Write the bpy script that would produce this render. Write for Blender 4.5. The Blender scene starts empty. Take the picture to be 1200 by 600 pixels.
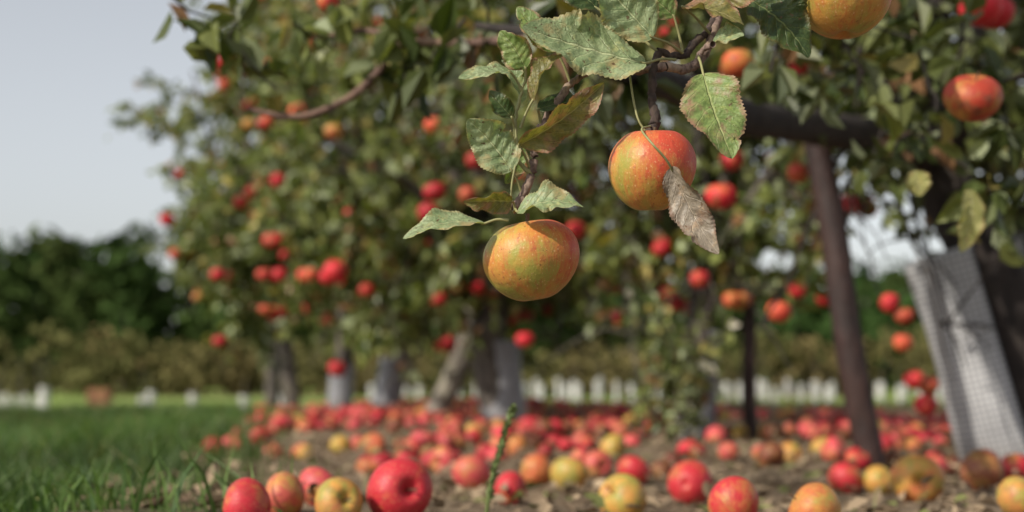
import bpy, math
import numpy as np
from mathutils import Vector

rng = np.random.default_rng(11)
CAMZ, F = 0.26, 1650.0
scene = bpy.context.scene

def W(u, v, d):
    return np.array([(u-600)/F*d, d, CAMZ-(v-430)/F*d])

def ss(t):
    t = np.clip(t, 0, 1)
    return t*t*(3-2*t)

def terrain(x, y):
    x = np.asarray(x, float); y = np.asarray(y, float)
    crest = 6.2 + 2.6*ss((x+1.7)/1.2)
    z = -0.67*ss((y-crest)/15.0)
    z = z + 0.055*np.clip(2.9-y, 0, 1.4)
    near = np.clip(1-(np.abs(y-5)/14), 0, 1)
    z = z + near*(0.010*np.sin(3.1*x+1.7*y)+0.008*np.sin(7.3*x-5.1*y+1)+0.005*np.sin(17*x+13*y)+0.004*np.sin(31*x-27*y+2)+0.003*np.sin(53*x+61*y))
    z = z + 0.02*np.sin(0.5*x)*np.sin(0.37*y)*np.clip((y-10)/10, 0, 1)
    return z

# ------------------------------------------------------------ materials
def new_mat(name):
    m = bpy.data.materials.new(name); m.use_nodes = True
    nt = m.node_tree; nt.nodes.clear()
    out = nt.nodes.new('ShaderNodeOutputMaterial')
    return m, nt, out
def N(nt, t, **kw):
    n = nt.nodes.new(t)
    for k, v in kw.items(): setattr(n, k, v)
    return n
def L(nt, a, b): nt.links.new(a, b)
def mathn(nt, op, a, b=None, clamp=False):
    n = N(nt, 'ShaderNodeMath', operation=op); n.use_clamp = clamp
    for i, s in enumerate((a, b)):
        if s is None: continue
        if isinstance(s, (int, float)): n.inputs[i].default_value = s
        else: L(nt, s, n.inputs[i])
    return n.outputs[0]
def mixc(nt, f, a, b, mode='MIX'):
    n = N(nt, 'ShaderNodeMix', data_type='RGBA', blend_type=mode)
    for s, i in ((f, 0), (a, 6), (b, 7)):
        if isinstance(s, (int, float)): n.inputs[i].default_value = s
        elif isinstance(s, tuple): n.inputs[i].default_value = (*s, 1) if len(s) == 3 else s
        else: L(nt, s, n.inputs[i])
    return n.outputs[2]
def noise(nt, vec, scale, detail=3, rough=0.55):
    n = N(nt, 'ShaderNodeTexNoise'); n.inputs['Scale'].default_value = scale
    n.inputs['Detail'].default_value = detail; n.inputs['Roughness'].default_value = rough
    if vec is not None: L(nt, vec, n.inputs['Vector'])
    return n.outputs[0]
def ramp(nt, f, lo, hi):
    n = N(nt, 'ShaderNodeMapRange'); n.inputs[1].default_value = lo; n.inputs[2].default_value = hi
    L(nt, f, n.inputs[0]); return n.outputs[0]
def mapping(nt, vec, scale):
    n = N(nt, 'ShaderNodeMapping'); n.inputs['Scale'].default_value = scale
    L(nt, vec, n.inputs['Vector']); return n.outputs[0]
def bump(nt, h, strength, dist):
    n = N(nt, 'ShaderNodeBump'); n.inputs['Strength'].default_value = strength
    n.inputs['Distance'].default_value = dist; L(nt, h, n.inputs['Height']); return n.outputs[0]

def mat_foliage(name, transl=0.3, rough=0.55):
    m, nt, out = new_mat(name)
    a = N(nt, 'ShaderNodeAttribute', attribute_name='Col')
    p = N(nt, 'ShaderNodeBsdfPrincipled'); p.inputs['Roughness'].default_value = rough
    p.inputs['Specular IOR Level'].default_value = 0.4
    L(nt, a.outputs['Color'], p.inputs['Base Color'])
    t = N(nt, 'ShaderNodeBsdfTranslucent')
    L(nt, mixc(nt, 1.0, a.outputs['Color'], (1.5, 1.6, 0.6), 'MULTIPLY'), t.inputs['Color'])
    mx = N(nt, 'ShaderNodeMixShader'); mx.inputs[0].default_value = transl
    L(nt, p.outputs[0], mx.inputs[1]); L(nt, t.outputs[0], mx.inputs[2]); L(nt, mx.outputs[0], out.inputs[0])
    return m
def mat_diffuse_col(name):
    m, nt, out = new_mat(name)
    a = N(nt, 'ShaderNodeAttribute', attribute_name='Col'); d = N(nt, 'ShaderNodeBsdfDiffuse')
    L(nt, a.outputs['Color'], d.inputs['Color']); L(nt, d.outputs[0], out.inputs[0]); return m
M_FOL = mat_foliage('foliage_leaf', 0.25, 0.42)
M_FAR = mat_diffuse_col('far_foliage')
M_GRASS = mat_foliage('grass_blade', 0.3, 0.6)
M_LITTER = mat_diffuse_col('dry_leaf')

def mat_bark(name, c1, c2, scale=30, rough=0.9):
    m, nt, out = new_mat(name)
    g = N(nt, 'ShaderNodeNewGeometry')
    v = mapping(nt, g.outputs['Position'], (1, 1, 0.35))
    n1 = noise(nt, v, scale, 6, 0.65); n2 = noise(nt, g.outputs['Position'], scale*0.25, 3)
    c = mixc(nt, ramp(nt, n1, 0.35, 0.65), c1, c2)
    c = mixc(nt, ramp(nt, n2, 0.5, 0.75), c, (c2[0]*1.3, c2[1]*1.4, c2[2]*1.2))
    p = N(nt, 'ShaderNodeBsdfPrincipled'); p.inputs['Roughness'].default_value = rough
    L(nt, c, p.inputs['Base Color'])
    L(nt, bump(nt, n1, 0.8, 0.3/scale), p.inputs['Normal'])
    L(nt, p.outputs[0], out.inputs[0]); return m
M_BARK = mat_bark('apple_bark', (0.030, 0.024, 0.021), (0.12, 0.10, 0.085))
M_BARKP = mat_bark('apple_bark_pale', (0.10, 0.085, 0.07), (0.27, 0.235, 0.20), 22)
M_TWIG = mat_bark('twig_bark', (0.06, 0.036, 0.028), (0.26, 0.18, 0.145), 260)
M_TWIGD = mat_bark('twig_bark_dark', (0.018, 0.012, 0.010), (0.07, 0.045, 0.035), 260)
M_LIMB = mat_bark('limb_bark_dark', (0.010, 0.007, 0.006), (0.032, 0.023, 0.020), 40)
M_REDTW = mat_bark('reddish_twig', (0.06, 0.033, 0.025), (0.17, 0.10, 0.075), 90)
M_POST = mat_bark('weathered_post', (0.012, 0.006, 0.005), (0.038, 0.015, 0.012), 25, 0.6)
M_CRATE = mat_bark('crate_wood', (0.12, 0.05, 0.03), (0.25, 0.11, 0.06), 8)

def mat_guard(name, base, scale=70, dark=(0.13, 0.13, 0.14)):
    m, nt, out = new_mat(name)
    uv = N(nt, 'ShaderNodeUVMap'); uv.uv_map = 'UVMap'
    mp = mapping(nt, uv.outputs[0], (scale, scale, 1))
    vo = N(nt, 'ShaderNodeTexVoronoi'); vo.inputs['Scale'].default_value = 1.0
    vo.inputs['Randomness'].default_value = 0.0
    L(nt, mp, vo.inputs['Vector'])
    hole = ramp(nt, vo.outputs['Distance'], 0.36, 0.24)
    g = N(nt, 'ShaderNodeNewGeometry')
    n = noise(nt, g.outputs['Position'], 9, 4)
    c = mixc(nt, ramp(nt, n, 0.35, 0.7), base, tuple(x*0.66 for x in base))
    spz = N(nt, 'ShaderNodeSeparateXYZ'); L(nt, g.outputs['Position'], spz.inputs[0])
    c = mixc(nt, mathn(nt, 'MULTIPLY', ramp(nt, mathn(nt, 'ADD', spz.outputs[2], mathn(nt, 'MULTIPLY', n, .12)), .15, .06), .5), c, (.16, .12, .08))
    c = mixc(nt, hole, c, dark)
    p = N(nt, 'ShaderNodeBsdfPrincipled'); p.inputs['Roughness'].default_value = 0.55
    L(nt, c, p.inputs['Base Color']); L(nt, p.outputs[0], out.inputs[0]); return m
M_GUARD = mat_guard('mesh_trunk_guard', (0.42, 0.42, 0.43), 62)
M_GUARDG = mat_guard('grey_trunk_guard', (0.26, 0.26, 0.28))
M_GUARDW = mat_guard('white_tree_guard', (0.74, 0.74, 0.74), 20, (0.6, 0.6, 0.6))

def mat_apple(name, detail):
    m, nt, out = new_mat(name)
    col = N(nt, 'ShaderNodeAttribute', attribute_name='Col')
    amt = N(nt, 'ShaderNodeAttribute', attribute_name='amt')
    dv = N(nt, 'ShaderNodeAttribute', attribute_name='dirv')
    V = dv.outputs['Vector']
    vs = mapping(nt, V, (1, 1, 0.12))
    streak = noise(nt, vs, 9, 4, 0.75)
    big = noise(nt, V, 0.9, 2, 0.5)
    f = mathn(nt, 'ADD', mathn(nt, 'MULTIPLY', mathn(nt, 'SUBTRACT', big, 0.5), 2.6), mathn(nt, 'MULTIPLY', mathn(nt, 'SUBTRACT', streak, 0.5), 1.15))
    if detail:
        streak2 = noise(nt, vs, 32, 3, 0.7)
        mott = noise(nt, V, 5, 4, .7)
        f = mathn(nt, 'ADD', f, mathn(nt, 'MULTIPLY', mathn(nt, 'SUBTRACT', streak2, 0.5), .7))
        f = mathn(nt, 'ADD', f, mathn(nt, 'MULTIPLY', mathn(nt, 'SUBTRACT', mott, 0.5), 1.2))
    f = mathn(nt, 'ADD', f, amt.outputs['Fac'], clamp=True)
    yn = noise(nt, V, 1.6, 3)
    yel = mixc(nt, ramp(nt, yn, 0.40, 0.60), (0.50, 0.25, 0.055), (0.30, 0.27, 0.055))
    c = mixc(nt, f, yel, col.outputs['Color'])
    f2 = mathn(nt, 'MULTIPLY', ramp(nt, streak, 0.5, 0.72), 0.45)
    c = mixc(nt, mathn(nt, 'MULTIPLY', f2, f), c, mixc(nt, 1.0, col.outputs['Color'], (.60, .32, .5), 'MULTIPLY'))
    rn = noise(nt, V, 5.0, 5, 0.7)
    if detail:
        for sc, lo, hi, am in ((8.0, .20, .10, .6), (17.0, .22, .12, .5)):
            vo = N(nt, 'ShaderNodeTexVoronoi'); vo.inputs['Scale'].default_value = sc
            L(nt, V, vo.inputs['Vector'])
            c = mixc(nt, mathn(nt, 'MULTIPLY', ramp(nt, vo.outputs['Distance'], lo, hi), am), c, (0.60, 0.38, 0.18))
        dk = noise(nt, V, 16, 2, .5)
        c = mixc(nt, mathn(nt, 'MULTIPLY', ramp(nt, dk, .70, .74), .7), c, (.09, .045, .02))
    c = mixc(nt, mathn(nt, 'MULTIPLY', ramp(nt, rn, 0.58, 0.70), 0.55), c, (0.18, 0.10, 0.045))
    bn = noise(nt, V, 1.3, 3)
    c = mixc(nt, mathn(nt, 'MULTIPLY', ramp(nt, bn, 0.60, 0.66), 0.65 if not detail else 0.2), c, (0.13, 0.055, 0.028))
    p = N(nt, 'ShaderNodeBsdfPrincipled')
    L(nt, c, p.inputs['Base Color'])
    rr = mathn(nt, 'ADD', mathn(nt, 'MULTIPLY', rn, 0.4), 0.34 if not detail else .24)
    L(nt, rr, p.inputs['Roughness'])
    p.inputs['Specular IOR Level'].default_value = 0.32
    fine = noise(nt, V, 14, 4, .6)
    L(nt, bump(nt, mathn(nt, 'ADD', rn, mathn(nt, 'MULTIPLY', fine, .5)), 0.3, 0.0025), p.inputs['Normal'])
    L(nt, p.outputs[0], out.inputs[0]); return m
M_APPLE = mat_apple('apple_skin', False)
M_APPLEH = mat_apple('apple_skin_detailed', True)

def mat_heroleaf(name, c1, c2, back, vein, blotch, bl_amt, transl=0.22):
    m, nt, out = new_mat(name)
    uv = N(nt, 'ShaderNodeUVMap'); uv.uv_map = 'UVMap'
    sp = N(nt, 'ShaderNodeSeparateXYZ'); L(nt, uv.outputs[0], sp.inputs[0])
    u = sp.outputs[0]; av = mathn(nt, 'ABSOLUTE', mathn(nt, 'SUBTRACT', sp.outputs[1], 0.5))
    g = N(nt, 'ShaderNodeNewGeometry')
    n1 = noise(nt, g.outputs['Position'], 60, 4); n2 = noise(nt, g.outputs['Position'], 38, 5, 0.6)
    n3 = noise(nt, g.outputs['Position'], 420, 3)
    n4 = noise(nt, g.outputs['Position'], 110, 4, .65)
    mid = ramp(nt, av, 0.026, 0.010)
    ph = mathn(nt, 'ADD', mathn(nt, 'SUBTRACT', u, mathn(nt, 'MULTIPLY', av, 0.55)), mathn(nt, 'MULTIPLY', n2, 0.22))
    sv = mathn(nt, 'ABSOLUTE', mathn(nt, 'SUBTRACT', mathn(nt, 'FRACT', mathn(nt, 'MULTIPLY', ph, 7.0)), 0.5))
    side = ramp(nt, sv, 0.07, 0.01)
    c = mixc(nt, ramp(nt, n1, 0.35, 0.65), c1, c2)
    c = mixc(nt, mathn(nt, 'MULTIPLY', ramp(nt, n3, 0.42, 0.66), 0.5), c, tuple(x*0.5 for x in c1))
    c = mixc(nt, mathn(nt, 'MULTIPLY', ramp(nt, n4, 0.55, 0.7), 0.5), c, (c2[0]*1.6, c2[1]*1.25, c2[2]*.9))
    c = mixc(nt, mathn(nt, 'MULTIPLY', ramp(nt, n2, 0.66-0.2*bl_amt, 0.74-0.16*bl_amt), 0.75), c, blotch)
    c = mixc(nt, mathn(nt, 'MULTIPLY', ramp(nt, noise(nt, g.outputs['Position'], 200, 2), .66, .70), .85), c, (.10, .055, .025))
    edge = ramp(nt, mathn(nt, 'ADD', av, mathn(nt, 'MULTIPLY', mathn(nt, 'SUBTRACT', n4, .5), .3)), 0.40, 0.48)
    c = mixc(nt, mathn(nt, 'MULTIPLY', edge, 0.45+0.4*bl_amt), c, blotch)
    c = mixc(nt, mathn(nt, 'MULTIPLY', side, 0.38), c, vein)
    c = mixc(nt, mathn(nt, 'MULTIPLY', mid, 0.75), c, vein)
    bc = mixc(nt, mathn(nt, 'MAXIMUM', mathn(nt, 'MULTIPLY', side, 0.4), mid), back, tuple(min(1, x*1.5) for x in back))
    bc = mixc(nt, mathn(nt, 'MULTIPLY', ramp(nt, n2, 0.5, 0.7), 0.4), bc, tuple(x*0.6 for x in back))
    cc = mixc(nt, g.outputs['Backfacing'], c, bc)
    h = mathn(nt, 'SUBTRACT', mathn(nt, 'MULTIPLY', n3, 0.7), mathn(nt, 'ADD', mathn(nt, 'MULTIPLY', side, 0.5), mid))
    p = N(nt, 'ShaderNodeBsdfPrincipled'); p.inputs['Roughness'].default_value = 0.45
    p.inputs['Specular IOR Level'].default_value = 0.45
    L(nt, cc, p.inputs['Base Color']); nb = bump(nt, h, 0.8, 0.0015); L(nt, nb, p.inputs['Normal'])
    t = N(nt, 'ShaderNodeBsdfTranslucent'); L(nt, mixc(nt, 1.0, c, (1.6, 1.8, 0.7), 'MULTIPLY'), t.inputs['Color'])
    mx = N(nt, 'ShaderNodeMixShader'); mx.inputs[0].default_value = transl
    L(nt, p.outputs[0], mx.inputs[1]); L(nt, t.outputs[0], mx.inputs[2]); L(nt, mx.outputs[0], out.inputs[0])
    return m
HL = {
 'pale': mat_heroleaf('leaf_pale_green', (0.19, 0.26, 0.12), (0.32, 0.38, 0.21), (0.38, 0.42, 0.30), (0.48, 0.52, 0.30), (0.36, 0.26, 0.12), 0.38),
 'green': mat_heroleaf('leaf_green', (0.13, 0.20, 0.05), (0.23, 0.30, 0.10), (0.30, 0.34, 0.22), (0.38, 0.42, 0.18), (0.30, 0.15, 0.11), 0.65),
 'olive': mat_heroleaf('leaf_olive', (0.12, 0.12, 0.030), (0.22, 0.19, 0.055), (0.26, 0.25, 0.14), (0.40, 0.34, 0.16), (0.27, 0.12, 0.08), 0.7),
 'dark': mat_heroleaf('leaf_dark', (0.030, 0.058, 0.016), (0.06, 0.095, 0.027), (0.20, 0.23, 0.15), (0.18, 0.22, 0.09), (0.12, 0.09, 0.03), 0.35),
 'dead': mat_heroleaf('leaf_withered', (0.20, 0.165, 0.125), (0.29, 0.245, 0.19), (0.30, 0.27, 0.23), (0.40, 0.33, 0.25), (0.14, 0.08, 0.05), 0.6, 0.1),
 'yellow': mat_heroleaf('leaf_yellow', (0.32, 0.32, 0.10), (0.40, 0.38, 0.16), (0.40, 0.40, 0.22), (0.5, 0.48, 0.25), (0.24, 0.14, 0.06), 0.4),
}
def flat_mat(name, c, rough=0.6):
    m, nt, out = new_mat(name)
    g = N(nt, 'ShaderNodeNewGeometry'); n = noise(nt, g.outputs['Position'], 150, 3)
    p = N(nt, 'ShaderNodeBsdfPrincipled'); p.inputs['Roughness'].default_value = rough
    L(nt, mixc(nt, n, c, tuple(x*0.55 for x in c)), p.inputs['Base Color']); L(nt, p.outputs[0], out.inputs[0]); return m
M_PET = flat_mat('petiole_green', (0.30, 0.29, 0.12))
M_STEM = flat_mat('apple_stem', (0.12, 0.08, 0.04))
M_BUD = flat_mat('weed_stalk', (0.15, 0.20, 0.06))

# ------------------------------------------------------------ mesh helpers
def build(name, verts, quads, mats, col=None, amt=None, dirv=None, uv=None, smooth=True, parent=None):
    verts = np.asarray(verts, np.float32); quads = np.asarray(quads, np.int32)
    me = bpy.data.meshes.new(name)
    me.vertices.add(len(verts)); me.vertices.foreach_set('co', verts.ravel())
    me.loops.add(quads.size); me.loops.foreach_set('vertex_index', quads.ravel())
    me.polygons.add(len(quads)); me.polygons.foreach_set('loop_start', np.arange(0, quads.size, 4, dtype=np.int32))
    me.polygons.foreach_set('use_smooth', np.full(len(quads), smooth))
    if col is not None:
        a = me.attributes.new('Col', 'FLOAT_COLOR', 'POINT')
        c = np.ones((len(verts), 4), np.float32); c[:, :3] = col; a.data.foreach_set('color', c.ravel())
    if amt is not None:
        a = me.attributes.new('amt', 'FLOAT', 'POINT'); a.data.foreach_set('value', np.asarray(amt, np.float32))
    if dirv is not None:
        a = me.attributes.new('dirv', 'FLOAT_VECTOR', 'POINT'); a.data.foreach_set('vector', np.asarray(dirv, np.float32).ravel())
    if uv is not None:
        l = me.uv_layers.new(name='UVMap'); uvs = np.asarray(uv, np.float32)[quads.ravel()]
        l.data.foreach_set('uv', uvs.ravel())
    for m in (mats if isinstance(mats, (list, tuple)) else [mats]): me.materials.append(m)
    me.update(calc_edges=True); me.validate()
    ob = bpy.data.objects.new(name, me); scene.collection.objects.link(ob)
    if parent is not None: ob.parent = parent
    return ob
def empty(name):
    e = bpy.data.objects.new(name, None); scene.collection.objects.link(e); return e
def nrm(v):
    v = np.asarray(v, float); return v/(np.linalg.norm(v, axis=-1, keepdims=True)+1e-9)
class Acc:
    def __init__(s): s.v = []; s.q = []; s.c = []; s.n = 0
    def add(s, v, q, c=None):
        s.v.append(v); s.q.append(np.asarray(q)+s.n); s.n += len(v)
        if c is not None: s.c.append(c)
    def get(s): return np.concatenate(s.v), np.concatenate(s.q)

def smooth_path(pts, r, k=5):
    pts = np.asarray(pts, float); r = np.asarray(r, float)
    P = np.vstack([2*pts[0]-pts[1], pts, 2*pts[-1]-pts[-2]]); o = []; ro = []
    for i in range(1, len(P)-2):
        for t in np.linspace(0, 1, k, endpoint=False):
            a, b, c, d = P[i-1], P[i], P[i+1], P[i+2]
            o.append(0.5*((2*b)+(-a+c)*t+(2*a-5*b+4*c-d)*t*t+(-a+3*b-3*c+d)*t**3))
            ro.append(r[i-1]*(1-t)+r[i]*t)
    o.append(pts[-1]); ro.append(r[-1])
    return np.array(o), np.array(ro)
def tube(pts, r, sides=6, bumpy=0.0):
    pts = np.asarray(pts, float); n = len(pts); r = np.broadcast_to(np.asarray(r, float), (n,))
    t = nrm(np.gradient(pts, axis=0))
    ref = np.array([0.31, 0.87, 0.38]) if abs(t[:, 2]).mean() > 0.7 else np.array([0.1, 0.2, 1.0])
    a = nrm(np.cross(t, ref)); b = np.cross(t, a)
    th = np.linspace(0, 2*np.pi, sides, endpoint=False)
    rr = r[:, None]*(1+bumpy*rng.normal(size=(n, sides)))
    v = pts[:, None]+rr[..., None]*(np.cos(th)[None, :, None]*a[:, None]+np.sin(th)[None, :, None]*b[:, None])
    i = np.arange(n-1)[:, None]*sides; j = np.arange(sides)[None]; j2 = (j+1) % sides
    q = np.stack([i+j, i+j2, i+sides+j2, i+sides+j], -1).reshape(-1, 4)
    return v.reshape(-1, 3), q
def leaf_batch(P, D, Nn, Ln, Wd, fold=0.18, droop=0.15):
    n = len(P); D = nrm(D); S = nrm(np.cross(D, Nn)); U = np.cross(S, D)
    Ln = np.broadcast_to(Ln, (n,))[:, None]; Wd = np.broadcast_to(Wd, (n,))[:, None]
    R1 = P+D*Ln*.28+S*Wd*.48+U*Wd*fold; R2 = P+D*Ln*.68+S*Wd*.38+U*Wd*(fold-0.05)
    L2 = P+D*Ln*.68-S*Wd*.38+U*Wd*(fold-0.05); L1 = P+D*Ln*.28-S*Wd*.48+U*Wd*fold
    T = P+D*Ln-U*Ln*droop
    v = np.stack([P, R1, R2, T, L2, L1], 1).reshape(-1, 3)
    b = np.arange(n)[:, None]*6
    q = np.concatenate([b+np.array([[0, 1, 2, 3]]), b+np.array([[0, 3, 4, 5]])], 1).reshape(-1, 4)
    return v, q
def apple_template(ns, nr, seed=0, stem=True):
    t = np.linspace(0.02, np.pi-0.02, nr); ph = np.linspace(0, 2*np.pi, ns, endpoint=False)
    x = np.sin(t)*(1+0.09*np.cos(t)); x = x/x.max()
    z = 0.87*np.cos(t)
    z = z - 0.36*np.exp(-(x/0.26)**2)*(t < np.pi/2) + 0.14*np.exp(-(x/0.17)**2)*(t > np.pi/2)
    T, PH = np.meshgrid(t, ph, indexing='ij')
    wob = 1+0.022*np.sin(2*PH+seed)+0.012*np.sin(3*PH+seed*3)*np.sin(T)+0.014*np.cos(5*PH+seed*2)*(0.2+(T > 2.1)*0.7)
    X = x[:, None]*wob*np.cos(PH); Y = x[:, None]*wob*np.sin(PH); Z = np.repeat(z[:, None], ns, 1)+0.05*X*math.sin(seed)+.03*Y*math.cos(seed*2)
    v = np.stack([X, Y, Z], -1).reshape(-1, 3)
    i = np.arange(nr-1)[:, None]*ns; j = np.arange(ns)[None]; j2 = (j+1) % ns
    q = np.stack([i+j, i+ns+j, i+ns+j2, i+j2], -1).reshape(-1, 4)
    d = np.stack([np.cos(PH)*np.sin(T)**.5, np.sin(PH)*np.sin(T)**.5, Z], -1).reshape(-1, 3)
    st = np.zeros(len(v), bool)
    if stem:
        sv, sq = tube(np.array([[0, 0, .42], [0.02, 0, .62], [0.07, 0.02, .82], [0.13, .03, 0.98]]), [.035, .03, .03, .045], 5)
        q = np.vstack([q, sq+len(v)]); v = np.vstack([v, sv]); d = np.vstack([d, sv]); st = np.concatenate([st, np.ones(len(sv), bool)])
    return v, q, d, st
def rotm(ax, an):
    ax = nrm(ax); K = np.array([[0, -ax[2], ax[1]], [ax[2], 0, -ax[0]], [-ax[1], ax[0], 0]])
    return np.eye(3)+math.sin(an)*K+(1-math.cos(an))*K@K
def apples_mesh(name, items, parent, ns=14, nr=9):
    """items: (pos, radius, colour, amt, rotation matrix)"""
    tv, tq, td, st = apple_template(ns, nr)
    A = Acc(); C = []; M = []; D = []
    for pos, r, c, am, R in items:
        sh = np.array([rng.uniform(.90, 1.06), rng.uniform(.90, 1.06), rng.uniform(.86, 1.08)])
        A.add((tv*sh*r)@R.T+pos, tq)
        cc = np.tile(c, (len(tv), 1)); cc[st] = (0.10, 0.06, 0.03); C.append(cc)
        a = np.full(len(tv), am); a[st] = 5; M.append(a); D.append(td+rng.uniform(-30, 30, 3))
    v, q = A.get()
    return build(name, v, q, M_APPLE, np.concatenate(C), np.concatenate(M), np.concatenate(D), parent=parent)
def red():
    k = rng.random()
    if k < .72: return np.array([0.50, 0.020, 0.030])*rng.uniform(.6, 1.2), rng.uniform(1.0, 1.4)
    if k < .90: return np.array([0.58, 0.07, 0.04])*rng.uniform(.8, 1.1), rng.uniform(.75, 1.0)
    return np.array([0.46, 0.07, 0.04]), rng.uniform(.3, .6)

# ------------------------------------------------------------ ground
xs = np.concatenate([-np.geomspace(3.2, 420, 45)[::-1], np.linspace(-3.1, 3.1, 190), np.geomspace(3.2, 420, 45)])
ys = np.concatenate([np.linspace(-60, 1.2, 30), np.linspace(1.25, 10, 260), np.geomspace(10.1, 900, 70)])
X, Y = np.meshgrid(xs, ys); Z = terrain(X, Y)
v = np.stack([X, Y, Z], -1).reshape(-1, 3); nx = len(xs)
i = np.arange(len(ys)-1)[:, None]*nx; j = np.arange(nx-1)[None]
q = np.stack([i+j, i+j+1, i+nx+j+1, i+nx+j], -1).reshape(-1, 4)
m, nt, out = new_mat('ground_soil_and_grass')
g = N(nt, 'ShaderNodeNewGeometry'); P = g.outputs['Position']
sp = N(nt, 'ShaderNodeSeparateXYZ'); L(nt, P, sp.inputs[0])
nb = noise(nt, P, 2.2, 4)
edge = mathn(nt, 'ADD', mathn(nt, 'ADD', sp.outputs[0], mathn(nt, 'MULTIPLY', sp.outputs[1], 0.14)), mathn(nt, 'MULTIPLY', mathn(nt, 'SUBTRACT', nb, 0.5), 0.9))
mL = ramp(nt, edge, -0.17, -0.37)
far = ramp(nt, mathn(nt, 'ADD', sp.outputs[1], mathn(nt, 'MULTIPLY', nb, 2.0)), 9.2, 10.6)
gm = mathn(nt, 'MAXIMUM', mL, far)
s1 = noise(nt, P, 9, 6, .65); s2 = noise(nt, P, 55, 5, .7)
soil = mixc(nt, ramp(nt, s1, .35, .65), (0.15, 0.108, 0.072), (0.30, 0.225, 0.15))
soil = mixc(nt, mathn(nt, 'MULTIPLY', ramp(nt, s2, .48, .66), .75), soil, (0.065, 0.046, 0.032))
g1 = noise(nt, P, 30, 5, .7); g2 = noise(nt, P, 0.35, 4)
gr = mixc(nt, ramp(nt, g1, .35, .65), (0.030, 0.052, 0.013), (0.07, 0.11, 0.03))
grf = mixc(nt, ramp(nt, g2, .35, .65), (0.15, 0.23, 0.045), (0.23, 0.28, 0.085))
gr = mixc(nt, ramp(nt, sp.outputs[1], 8, 14), gr, grf)
dry = noise(nt, P, .12, 3)
gr = mixc(nt, mathn(nt, 'MULTIPLY', ramp(nt, dry, .52, .62), ramp(nt, sp.outputs[1], 22, 34)), gr, (0.28, 0.24, 0.12))
c = mixc(nt, gm, soil, gr)
p = N(nt, 'ShaderNodeBsdfPrincipled'); p.inputs['Roughness'].default_value = .95
p.inputs['Specular IOR Level'].default_value = .15
L(nt, c, p.inputs['Base Color']); L(nt, bump(nt, s2, .9, .02), p.inputs['Normal']); L(nt, p.outputs[0], out.inputs[0])
build('ground', v, q, m)

# ------------------------------------------------------------ grass
def soil_left(y): return -0.27-0.14*y
def grass_blades(x, y, h, w, c1, c2):
    n = len(x); P = np.stack([x, y, terrain(x, y)-0.004], -1)
    az = rng.uniform(0, 2*np.pi, n); S = np.stack([np.cos(az), np.sin(az), 0*az], -1)*w[:, None]
    ln = rng.normal(0, .45, (n, 2)); B = np.stack([ln[:, 0], ln[:, 1], np.zeros(n)], -1)*h[:, None]
    U = np.array([0, 0, 1.])*h[:, None]
    v = np.stack([P-S, P+S, P+S*.8+U*.55+B*.35, P-S*.8+U*.55+B*.35, P+S*.1+U*.95+B, P-S*.1+U*.95+B], 1).reshape(-1, 3)
    b = np.arange(n)[:, None]*6
    q = np.concatenate([b+np.array([[0, 1, 2, 3]]), b+np.array([[3, 2, 4, 5]])], 1).reshape(-1, 4)
    k = rng.random((n, 1)); col = c1*(1-k)+c2*k
    dryb = rng.random(n) < .06; col[dryb] = (.24, .21, .10)
    return v, q, np.repeat(col, 6, 0)
n = 105000
x = rng.uniform(-5.0, 0.2, n); y = 1.7+rng.random(n)**1.2*8.0
keep = (x < soil_left(y)+rng.normal(0, .13, n))
x, y = x[keep], y[keep]
patch = 0.85+.30*np.sin(2.3*x+1.1*y)*np.sin(1.7*y-x)+.45*np.sin(9*x+3*y)*np.sin(7*y-4*x)
v, q, c = grass_blades(x, y, rng.uniform(.03, .095, len(x))*np.clip(patch, .25, 2), rng.uniform(.0015, .0034, len(x)), np.array([.035, .085, .016]), np.array([.13, .21, .05]))
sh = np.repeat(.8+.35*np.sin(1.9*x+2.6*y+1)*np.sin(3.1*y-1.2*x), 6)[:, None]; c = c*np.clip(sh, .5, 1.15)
n = 5000
x2 = rng.uniform(-1.6, 3.5, n); y2 = rng.uniform(2, 10, n); cl = np.sin(3.3*x2+2)*np.sin(2.9*y2)+rng.normal(0, .25, n)
x2, y2 = x2[cl > .45], y2[cl > .45]
v2, q2, c2 = grass_blades(x2, y2, rng.uniform(.02, .06, len(x2)), rng.uniform(.001, .0025, len(x2)), np.array([.06, .10, .02]), np.array([.24, .20, .09]))
n = 14000
x3 = rng.uniform(-9, 9, n); y3 = rng.uniform(9.5, 24, n)
v3, q3, c3 = grass_blades(x3, y3, rng.uniform(.03, .09, n), rng.uniform(.004, .008, n), np.array([.12, .19, .04]), np.array([.22, .28, .08]))
A = Acc(); A.add(v, q, c); A.add(v2, q2, c2); A.add(v3, q3, c3); vv, qq = A.get()
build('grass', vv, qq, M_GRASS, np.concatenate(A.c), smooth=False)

# leaf litter, some of it lying on and between the windfalls
n = 15000
x = rng.uniform(-1.6, 3.6, n); y = 1.8+8.2*rng.random(n)**1.15; k = x > soil_left(y)-.1; x, y = x[k], y[k]; n = len(x)
P = np.stack([x, y, terrain(x, y)+.005+.03*rng.random(n)**5], -1); D = nrm(np.c_[rng.normal(size=(n, 2)), rng.normal(0, .35, n)])
Nn = nrm(np.c_[rng.normal(0, .55, (n, 2)), np.ones(n)])
v, q = leaf_batch(P, D, Nn, rng.uniform(.012, .05, n), rng.uniform(.006, .028, n), .25, rng.uniform(-.3, .1))
k = rng.random((n, 1)); c = np.where(k < .12, np.array([[.15, .16, .06]]), np.array([[.08, .055, .038]])*(1-k)+np.array([[.33, .25, .165]])*k)
build('leaf_litter', v, q, M_LITTER, np.repeat(c, 6, 0), smooth=False)

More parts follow.
